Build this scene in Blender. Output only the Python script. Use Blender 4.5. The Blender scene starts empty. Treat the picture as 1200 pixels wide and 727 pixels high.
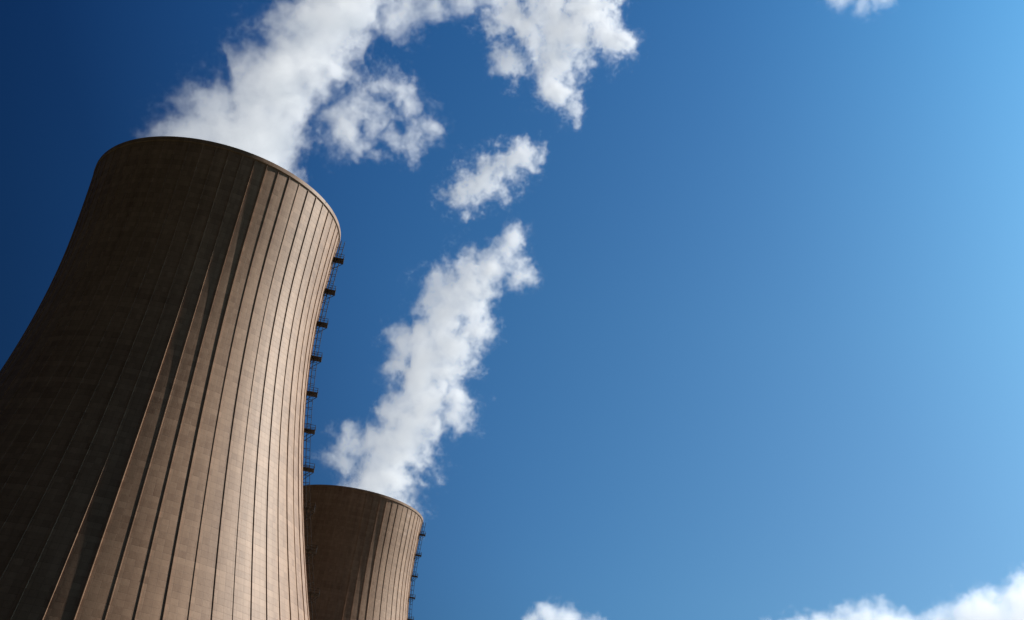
import bpy, math, random
from mathutils import Vector, Matrix
scene=bpy.context.scene
# ---------------- camera (hand-held at 1.7 m, 39 mm lens, tilted up ~28 deg, rolled ~9 deg)
CZ=1.7; PITCH,ROLL=0.4842,-0.1552
cam=bpy.data.cameras.new("camera"); co=bpy.data.objects.new("camera",cam); scene.collection.objects.link(co)
right0=Vector((1,0,0)); up0=Vector((0,-math.sin(PITCH),math.cos(PITCH))); Fw=Vector((0,math.cos(PITCH),math.sin(PITCH)))
R=right0*math.cos(ROLL)-up0*math.sin(ROLL); U=right0*math.sin(ROLL)+up0*math.cos(ROLL)
M=Matrix((R,U,-Fw)).transposed().to_4x4(); M.translation=Vector((0,0,CZ)); co.matrix_world=M
cam.sensor_width=36; cam.lens=39.416; cam.clip_end=60000; cam.clip_start=0.1
scene.camera=co
scene.view_settings.view_transform='Standard'; scene.view_settings.look='None'; scene.view_settings.exposure=0

class NT:
    def __init__(s,t): s.t=t
    def n(s,ty,ins=None,**kw):
        nd=s.t.nodes.new(ty)
        for k,v in kw.items(): setattr(nd,k,v)
        if ins:
            for k,v in ins.items():
                sk=nd.inputs[k]
                if isinstance(v,bpy.types.NodeSocket): s.t.links.new(v,sk)
                else: sk.default_value=v
        return nd
    def m(s,op,a,b=0.0,c=0.0):
        return s.n("ShaderNodeMath",{0:a,1:b,2:c},operation=op).outputs[0]
    def vm(s,op,a,b=(0,0,0)):
        nd=s.n("ShaderNodeVectorMath",{0:a,1:b},operation=op)
        return nd.outputs["Value"] if op in('LENGTH','DISTANCE','DOT_PRODUCT') else nd.outputs[0]
    def ramp(s,fac,stops,interp='LINEAR'):
        nd=s.n("ShaderNodeValToRGB",{0:fac}); cr=nd.color_ramp; cr.interpolation=interp
        while len(cr.elements)<len(stops): cr.elements.new(0.5)
        for e,(p,c) in zip(cr.elements,stops): e.position=p; e.color=(*c,1)
        return nd.outputs[0]
# ---------------- sun / sky
AZ,EL=23.0,40.0
sd=Vector((math.cos(math.radians(AZ))*math.cos(math.radians(EL)),math.sin(math.radians(AZ))*math.cos(math.radians(EL)),math.sin(math.radians(EL))))
sl=bpy.data.lights.new("sun",'SUN'); sl.energy=5.0; sl.angle=math.radians(0.53); sl.color=(1,0.93,0.84)
so=bpy.data.objects.new("sun",sl); scene.collection.objects.link(so); so.rotation_euler=sd.to_track_quat('Z','Y').to_euler(); so.location=(300,0,400)
w=bpy.data.worlds.new("World"); scene.world=w; w.use_nodes=True
nt=w.node_tree; nt.nodes.clear(); N=NT(nt)
sky=N.n("ShaderNodeTexSky",sky_type='NISHITA',sun_disc=False)
sky.sun_elevation=math.radians(EL); sky.sun_rotation=math.radians(90-AZ); sky.dust_density=1.0; sky.ozone_density=1.5; sky.air_density=1.0
dr=N.vm('NORMALIZE',N.n("ShaderNodeTexCoord").outputs["Generated"])
cg=N.vm('DOT_PRODUCT',dr,tuple(sd)); sx=N.n("ShaderNodeSeparateXYZ",{0:dr}); zz=sx.outputs[2]; yy=sx.outputs[1]
K=4.0
st=[(0.0,(.008,.03,.07)),(.30,(.055,.21,.46)),(.46,(.26,.65,1.02)),(.59,(.35,.79,1.10)),(.74,(.56,1.04,1.34)),(.86,(.86,1.58,1.80)),(1.0,(1.4,2.5,2.7))]
r1=N.ramp(cg,[(p,tuple(x/K for x in c)) for p,c in st],'B_SPLINE')
r2=N.ramp(zz,[(0.0,(1.1,.88,.80)),(.25,(1.1,.96,.90)),(.47,(.85,.91,.91)),(.7,(.5,.74,.88)),(1.0,(.12,.3,.5))],'LINEAR')
back_dim=N.n("ShaderNodeMapRange",{"Value":yy,"From Min":-0.2,"From Max":0.45,"To Min":0.18*K*1.12,"To Max":K*1.12},interpolation_type='SMOOTHSTEP').outputs[0]  # dims the unseen sky behind the camera, added to deepen the towers' shade
bk=N.n("ShaderNodeCombineXYZ",{0:back_dim,1:back_dim,2:back_dim}).outputs[0]
cc=N.vm('MULTIPLY',sky.outputs[0],N.vm('MULTIPLY',r1,N.vm('MULTIPLY',r2,bk)))
bg=N.n("ShaderNodeBackground",{0:cc,1:0.08}); N.n("ShaderNodeOutputWorld",{0:bg.outputs[0]})

# ---------------- materials
def concrete():
    m=bpy.data.materials.new("weathered_concrete"); m.use_nodes=True
    t=m.node_tree; t.nodes.clear(); N=NT(t)
    tc=N.n("ShaderNodeTexCoord").outputs["Object"]
    sp=N.n("ShaderNodeSeparateXYZ",{0:tc}); x,y,z=sp.outputs
    ang=N.m('ARCTAN2',y,x)
    cyl=N.n("ShaderNodeCombineXYZ",{0:N.m('MULTIPLY',ang,40.0),1:N.m('MULTIPLY',z,0.03),2:0.0}).outputs[0]
    streak=N.n("ShaderNodeTexNoise",{"Vector":cyl,"Scale":0.35,"Detail":6.0,"Roughness":0.6}).outputs["Fac"]
    blot=N.n("ShaderNodeTexNoise",{"Vector":tc,"Scale":0.06,"Detail":5.0,"Roughness":0.6}).outputs["Fac"]
    fine=N.n("ShaderNodeTexNoise",{"Vector":tc,"Scale":1.5,"Detail":4.0,"Roughness":0.7}).outputs["Fac"]
    zi=N.m('FLOOR',N.m('DIVIDE',z,1.3)); ai=N.m('FLOOR',N.m('MULTIPLY',ang,64*3/(2*math.pi)))
    pv=N.n("ShaderNodeCombineXYZ",{0:ai,1:zi,2:0.0}).outputs[0]
    pan=N.n("ShaderNodeTexWhiteNoise",{"Vector":pv},noise_dimensions='3D').outputs["Value"]
    lift=N.n("ShaderNodeTexWhiteNoise",{"W":zi},noise_dimensions='1D').outputs["Value"]
    fz=N.m('FRACT',N.m('DIVIDE',z,1.3)); fa=N.m('FRACT',N.m('MULTIPLY',ang,64*3/(2*math.pi)))
    lz=N.m('LESS_THAN',fz,0.06); la=N.m('LESS_THAN',fa,0.05)
    joint=N.m('MAXIMUM',N.m('MULTIPLY',lz,0.9),N.m('MULTIPLY',la,0.8))
    val=N.m('ADD',N.m('MULTIPLY',streak,0.5),N.m('ADD',N.m('MULTIPLY',blot,0.22),N.m('ADD',N.m('MULTIPLY',fine,0.2),N.m('ADD',N.m('MULTIPLY',pan,0.12),N.m('MULTIPLY',lift,0.10)))))
    val=N.m('SUBTRACT',val,N.m('MULTIPLY',joint,0.14))
    cr=N.ramp(val,[(.3,(.22,.124,.077)),(.9,(.64,.42,.285))])
    bm=N.n("ShaderNodeBump",{"Height":N.m('SUBTRACT',fine,joint),"Strength":0.3,"Distance":0.06})
    b=N.n("ShaderNodeBsdfPrincipled",{"Base Color":cr,"Roughness":0.55,"Normal":bm.outputs[0]})
    b.inputs["Specular IOR Level"].default_value=0.35
    N.n("ShaderNodeOutputMaterial",{0:b.outputs[0]})
    return m
def simple(name,col,rough=0.6,metal=0.0,sc=3.0):
    m=bpy.data.materials.new(name); m.use_nodes=True
    t=m.node_tree; t.nodes.clear(); N=NT(t)
    tc=N.n("ShaderNodeTexCoord").outputs["Object"]
    f=N.n("ShaderNodeTexNoise",{"Vector":tc,"Scale":sc,"Detail":5.0}).outputs["Fac"]
    cr=N.ramp(f,[(.3,[c*.6 for c in col]),(.7,[c*1.2 for c in col])])
    b=N.n("ShaderNodeBsdfPrincipled",{"Base Color":cr,"Roughness":rough,"Metallic":metal})
    N.n("ShaderNodeOutputMaterial",{0:b.outputs[0]})
    return m
MC=concrete(); MS=simple("weathered_steel",(0.07,0.055,0.045),0.6,0.3); MG=simple("grass",(0.035,0.035,0.015),0.9,0,0.05)
# ---------------- cooling towers
H=145.0; RT,ZT,CU,CL=30.35,125.06,117.05,71.05
def pr(z):
    c=CU if z>ZT else CL
    return RT*math.sqrt(1+((z-ZT)/c)**2)
def mesh_obj(name,vs,fs,mat,parent,smooth=False):
    me=bpy.data.meshes.new(name); me.from_pydata(vs,[],fs); me.update()
    me.materials.append(mat)
    if smooth: me.polygons.foreach_set("use_smooth",[True]*len(me.polygons))
    o=bpy.data.objects.new(name,me); scene.collection.objects.link(o); o.parent=parent
    return o
def revolve(name,prof,n,mat,parent,smooth=True):
    vs=[];fs=[]
    for (r,z) in prof:
        for i in range(n):
            a=2*math.pi*i/n; vs.append((r*math.cos(a),r*math.sin(a),z))
    for j in range(len(prof)-1):
        for i in range(n):
            k=(i+1)%n; fs.append((j*n+i,j*n+k,(j+1)*n+k,(j+1)*n+i))
    return mesh_obj(name,vs,fs,mat,parent,smooth)
class Geo:
    def __init__(s): s.v=[];s.f=[]
    def bar(s,a,b,w,h=None,up=Vector((0,0,1))):
        h=h or w; a=Vector(a);b=Vector(b);d=(b-a).normalized()
        if abs(d.dot(up))>0.95: up=Vector((1,0,0))
        x=d.cross(up).normalized(); y=x.cross(d).normalized()
        n=len(s.v)
        for p in (a,b):
            for sx,sy in((-1,-1),(1,-1),(1,1),(-1,1)): s.v.append(tuple(p+x*(sx*w/2)+y*(sy*h/2)))
        s.f+=[(n,n+3,n+2,n+1),(n+4,n+5,n+6,n+7)]+[(n+i,n+(i+1)%4,n+4+(i+1)%4,n+4+i) for i in range(4)]
def tower(loc,lad):
    p=bpy.data.objects.new("cooling_tower",None); scene.collection.objects.link(p); p.location=loc
    Z0=9.0
    zs=[Z0+(H-Z0)*i/110 for i in range(111)]
    revolve("shell_outer",[(pr(z),z) for z in zs],512,MC,p)
    revolve("shell_inner",[(pr(z)-0.7,z) for z in zs],256,MC,p)
    rh=pr(H)
    revolve("rim_walkway",[(rh+0.02,H-1.0),(rh+0.22,H-0.8),(rh+0.22,H+0.15),(rh-1.2,H+0.15),(rh-1.2,H-0.6),(rh-.72,H-.6)],512,MC,p,False)
    revolve("base_ring",[(pr(Z0)+0.4,Z0+1.2),(pr(Z0)+0.6,Z0-.2),(pr(Z0)-1.2,Z0-.2),(pr(Z0)-1.1,Z0+1.0)],256,MC,p)
    NR=64; vs=[];fs=[]
    zr=[Z0+1.3+(H-1.05-Z0-1.3)*i/80 for i in range(81)]
    rr=random.Random(7)
    for k in range(NR):
        a=2*math.pi*(k+.5)/NR; ca,sa=math.cos(a),math.sin(a)
        n=len(vs); hh=.10+.12*rr.random()
        for z in zr:
            r=pr(z)
            for (dr,dt) in((-.05,-.12),(hh,-.07),(hh,.07),(-.05,.12)):
                vs.append(((r+dr)*ca-dt*sa,(r+dr)*sa+dt*ca,z))
        for j in range(len(zr)-1):
            for q in range(3): fs.append((n+j*4+q,n+j*4+q+1,n+j*4+4+q+1,n+j*4+4+q))
    mesh_obj("wind_ribs",vs,fs,MC,p)
    g=Geo(); NC=48; rb=pr(0)+2
    for k in range(NC):
        a=2*math.pi*k/NC
        for s in(-1,1):
            b=a+s*math.pi/NC
            g.bar((rb*math.cos(a),rb*math.sin(a),0),((pr(Z0)-.3)*math.cos(b),(pr(Z0)-.3)*math.sin(b),Z0),0.8)
    mesh_obj("support_columns",g.v,g.f,MC,p)
    a=math.radians(lad); er=Vector((math.cos(a),math.sin(a),0)); et=Vector((-math.sin(a),math.cos(a),0))
    g=Geo()
    def P(z,o,t): return er*(pr(z)+o)+et*t+Vector((0,0,z))
    z=Z0+1; st=2.0
    while z<H-1:
        z2=min(z+st,H+0.8)
        for t in(-.45,.45):
            g.bar(P(z,0.7,t),P(z2,0.7,t),.15)
            g.bar(P(z,1.6,t),P(z2,1.6,t),.09)
        g.bar(P(z,0.7,0),P(z,0,0),.12)
        for i in range(5): zz_=z+i*st/5; g.bar(P(zz_,0.7,-.45),P(zz_,0.7,.45),.05)
        hoop=[(0.7,-.45),(1.2,-.65),(1.6,-.45),(1.6,.45),(1.2,.65),(0.7,.45)]
        for i in range(5): g.bar(P(z,*hoop[i]),P(z,*hoop[i+1]),.08)
        z=z2
    z=18.8
    while z<H-2:
        g.bar(P(z,0.0,0),P(z,2.6,0),2.8,.12)
        for t in(-1.3,1.3):
            g.bar(P(z-2.2,0.0,t),P(z-.1,2.4,t),.12)
            for o in(0.3,1.4,2.5): g.bar(P(z,0,t)+er*o,P(z,0,t)+er*o+Vector((0,0,1.2)),.08)
            for h in(.6,1.2): g.bar(P(z,.2,t)+Vector((0,0,h)),P(z,2.55,t)+Vector((0,0,h)),.08)
        for h in(.6,1.2): g.bar(P(z,2.5,-1.3)+Vector((0,0,h)),P(z,2.5,1.3)+Vector((0,0,h)),.08)
        z+=9.2
    mesh_obj("access_ladder",g.v,g.f,MS,p)
    return p
tower((-76.9,244.65,0),6); tower((-55.27,482.5,0),-2)
# ---------------- ground
g=bpy.data.meshes.new("ground"); S=30000
g.from_pydata([(-S,-S,0),(S,-S,0),(S,S,0),(-S,S,0)],[],[(0,1,2,3)]); g.materials.append(MG)
scene.collection.objects.link(bpy.data.objects.new("ground",g))

# ---------------- steam & clouds: scattering volumes with an added glow, (x, z, radius) puffs in metres around a drift plane y
def steam_mat(name,dens,emi,rate,nscale,aniso=0.35):
    m=bpy.data.materials.new(name); m.use_nodes=True
    t=m.node_tree; t.nodes.clear(); N=NT(t)
    a=N.n("ShaderNodeAttribute",attribute_name="density").outputs["Fac"]
    pos=N.n("ShaderNodeNewGeometry").outputs["Position"]
    nz=N.n("ShaderNodeTexNoise",{"Vector":pos,"Scale":nscale,"Detail":3.0,"Roughness":0.65}).outputs["Fac"]
    er=N.m('MULTIPLY',N.m('SUBTRACT',nz,.42),.5)
    d=N.m('MAXIMUM',N.m('SUBTRACT',a,er),0.0)
    d=N.m('MULTIPLY',N.m('MULTIPLY',d,N.m('MINIMUM',N.m('MULTIPLY',a,6.0),1.0)),dens)
    s=N.n("ShaderNodeVolumeScatter",{"Color":(1,1,1,1),"Density":d,"Anisotropy":aniso})
    e=N.n("ShaderNodeEmission",{"Color":(0.88,0.935,1,1),"Strength":N.m('MULTIPLY',d,emi)})  # even glow added to the vapour in place of multiply scattered light
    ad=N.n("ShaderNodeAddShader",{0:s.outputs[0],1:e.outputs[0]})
    N.n("ShaderNodeOutputMaterial",{"Volume":ad.outputs[0]})
    m.cycles.volume_step_rate=rate
    return m
def volume(name,Y,xzr,vox,mat,big,amp,warp,lo=0.0,hi=0.3,seed=0.0,fs=2.2,power=1.7):
    pts=[((x,Y,z),r) for x,z,r in xzr]
    me=bpy.data.meshes.new(name); me.from_pydata([p for p,r in pts],[],[])
    at=me.attributes.new("rad",'FLOAT','POINT'); at.data.foreach_set("value",[r for p,r in pts])
    o=bpy.data.objects.new(name,me); scene.collection.objects.link(o); me.materials.append(mat)
    mn=[min(p[i]-r*1.25 for p,r in pts) for i in range(3)]; mx=[max(p[i]+r*1.25 for p,r in pts) for i in range(3)]
    res=[max(8,int((mx[i]-mn[i])/vox)) for i in range(3)]
    ng=bpy.data.node_groups.new(name,'GeometryNodeTree')
    ng.interface.new_socket("Geometry",in_out='INPUT',socket_type='NodeSocketGeometry')
    ng.interface.new_socket("Geometry",in_out='OUTPUT',socket_type='NodeSocketGeometry')
    N=NT(ng)
    gi=N.n("NodeGroupInput").outputs[0]; pos=N.n("GeometryNodeInputPosition").outputs[0]
    sh=N.vm('ADD',pos,(seed*131.0,seed*57.0,seed*23.0))
    wn=N.n("ShaderNodeTexNoise",{"Vector":sh,"Scale":1.0/big,"Detail":3.0,"Roughness":0.6}).outputs["Color"]
    wv=N.vm('SUBTRACT',wn,(.5,.5,.5)); wv=N.vm('MULTIPLY',wv,(warp,warp,warp))
    wp=N.vm('ADD',pos,wv)
    sn=N.n("GeometryNodeSampleNearest",{"Geometry":gi,"Sample Position":wp},domain='POINT').outputs[0]
    na=N.n("GeometryNodeInputNamedAttribute",{"Name":"rad"},data_type='FLOAT').outputs[0]
    sr=N.n("GeometryNodeSampleIndex",{"Geometry":gi},data_type='FLOAT',domain='POINT'); ng.links.new(na,sr.inputs["Value"]); ng.links.new(sn,sr.inputs["Index"])
    sv=N.n("GeometryNodeSampleIndex",{"Geometry":gi},data_type='FLOAT_VECTOR',domain='POINT')
    p2=N.n("GeometryNodeInputPosition").outputs[0]; ng.links.new(p2,sv.inputs["Value"]); ng.links.new(sn,sv.inputs["Index"])
    dist=N.vm('DISTANCE',wp,sv.outputs[0])
    env=N.m('SUBTRACT',1.0,N.m('DIVIDE',dist,sr.outputs[0]))
    n1=N.n("ShaderNodeTexNoise",{"Vector":N.vm('ADD',sh,wv),"Scale":fs/big,"Detail":6.0,"Roughness":0.7}).outputs["Fac"]
    val=N.m('ADD',env,N.m('MULTIPLY',N.m('SUBTRACT',n1,.5),amp))
    mr=N.n("ShaderNodeMapRange",{"Value":val,"From Min":lo,"From Max":hi}).outputs[0]
    mr=N.m('POWER',mr,power)
    vc=N.n("GeometryNodeVolumeCube",{"Density":mr,"Min":mn,"Max":mx,"Resolution X":res[0],"Resolution Y":res[1],"Resolution Z":res[2]})
    sm=N.n("GeometryNodeSetMaterial",{"Geometry":vc.outputs[0],"Material":mat})
    N.n("NodeGroupOutput",{0:sm.outputs[0]})
    md=o.modifiers.new("steam",'NODES'); md.node_group=ng
    return o
P1=[(-78,153.7,28.2),(-76.9,160.7,28.5),(-88,163.8,16.4),(-75.7,169.2,27.1),(-86,174,15.5),(-74.4,175,26.3),(-72.9,181.1,24.6),(-70.9,187.3,22.8),(-68.9,193.7,22),(-66.8,200.2,21.8),(-64.7,206.8,21.5),(-62.5,213.6,21.6),(-60.3,220.4,22.5),(-58.7,230.7,24.8),(-55.5,239.8,24.6),(-51.2,176.7,11.4),(-43.8,217.4,11.3),(-35.2,224,9.8),(-27.3,228.9,9.3),(-19,231.6,9.4)]
P2=[(-50.1,145,27.8),(-48.7,151.1,27.1),(-47.2,157.4,27.3),(-45,165.8,26.6),(-42.7,174.4,26.8),(-51.4,175,20.8),(-61.3,175.4,14.7),(-65.3,166.5,12.9),(-39.3,183.3,27.9),(-35,192.5,27.3),(-32.6,201.5,26.6),(-20.2,199.3,18.7),(-37.2,209.5,26.8),(-33.6,219,27.9),(-39.5,229.2,26.4),(-27.1,229.1,24.5),(-31.8,244.5,23.9),(-31.6,256.3,24.2),(-22.1,262.8,23.4),(-17.2,244.7,18.5),(-23.6,272.2,19.8),(-13.6,276.5,17),(-6.3,285.3,15.2),(1.7,274.3,12.3),(-3.6,296.9,11.5),(-49.4,227.5,15.4),(-49.4,216.2,13.5)]
PW=[(-50.9,175.3,9.4),(-48.4,185.9,9),(-45.2,193,8.6),(-40.4,192.8,8.6),(-35.1,187,8.5),(-30.3,180.7,7.9),(-33.5,173.9,7.8),(-38.2,175,8.3),(-44,181,8.9),(-42.1,171.4,6.2)]
P3=[(-35,317,17.8),(-29.4,323.3,21.1),(-21.5,330.2,23.3),(-13.8,338.7,21.3),(-5.7,345.7,17.2)]
P4=[(-27.9,439.1,22.1),(-15.2,435.3,27.5),(-2.6,431.6,31.8),(9.2,434,31.9),(23.1,440,27.6),(34.4,432.9,19.8),(-21.3,409.3,18.4),(4.9,408.4,24.8),(6.7,393.8,20.3),(14.1,381.8,13.7),(16.3,457.9,28),(-8.1,456.1,27.9)]
C1=[(946,806,81),(1025,857,88),(1106,882,94),(1214,912,112),(1296,925,112),(1377,924,100),(1486,933,112),(1584,974,119),(1668,1006,131),(1766,1038,144),(1877,1047,168)]
C2=[(215,772,52),(265,806,66),(318,803,66),(386,794,56),(445,790,46),(312,740,63)]
C3=[(837,2545,74),(903,2541,80),(956,2577,80),(877,2617,72)]
ms=steam_mat("water_vapour_glow",0.40,0.37,7,0.5)
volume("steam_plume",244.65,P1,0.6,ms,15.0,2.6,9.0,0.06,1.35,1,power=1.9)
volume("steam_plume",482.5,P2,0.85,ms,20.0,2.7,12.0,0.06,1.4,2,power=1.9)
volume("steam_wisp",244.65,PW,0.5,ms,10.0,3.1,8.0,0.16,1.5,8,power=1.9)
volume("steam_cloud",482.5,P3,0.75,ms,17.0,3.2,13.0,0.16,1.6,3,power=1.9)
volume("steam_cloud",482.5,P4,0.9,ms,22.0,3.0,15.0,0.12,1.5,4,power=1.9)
mc=steam_mat("cumulus_vapour_glow",0.022,0.52,7,0.035)
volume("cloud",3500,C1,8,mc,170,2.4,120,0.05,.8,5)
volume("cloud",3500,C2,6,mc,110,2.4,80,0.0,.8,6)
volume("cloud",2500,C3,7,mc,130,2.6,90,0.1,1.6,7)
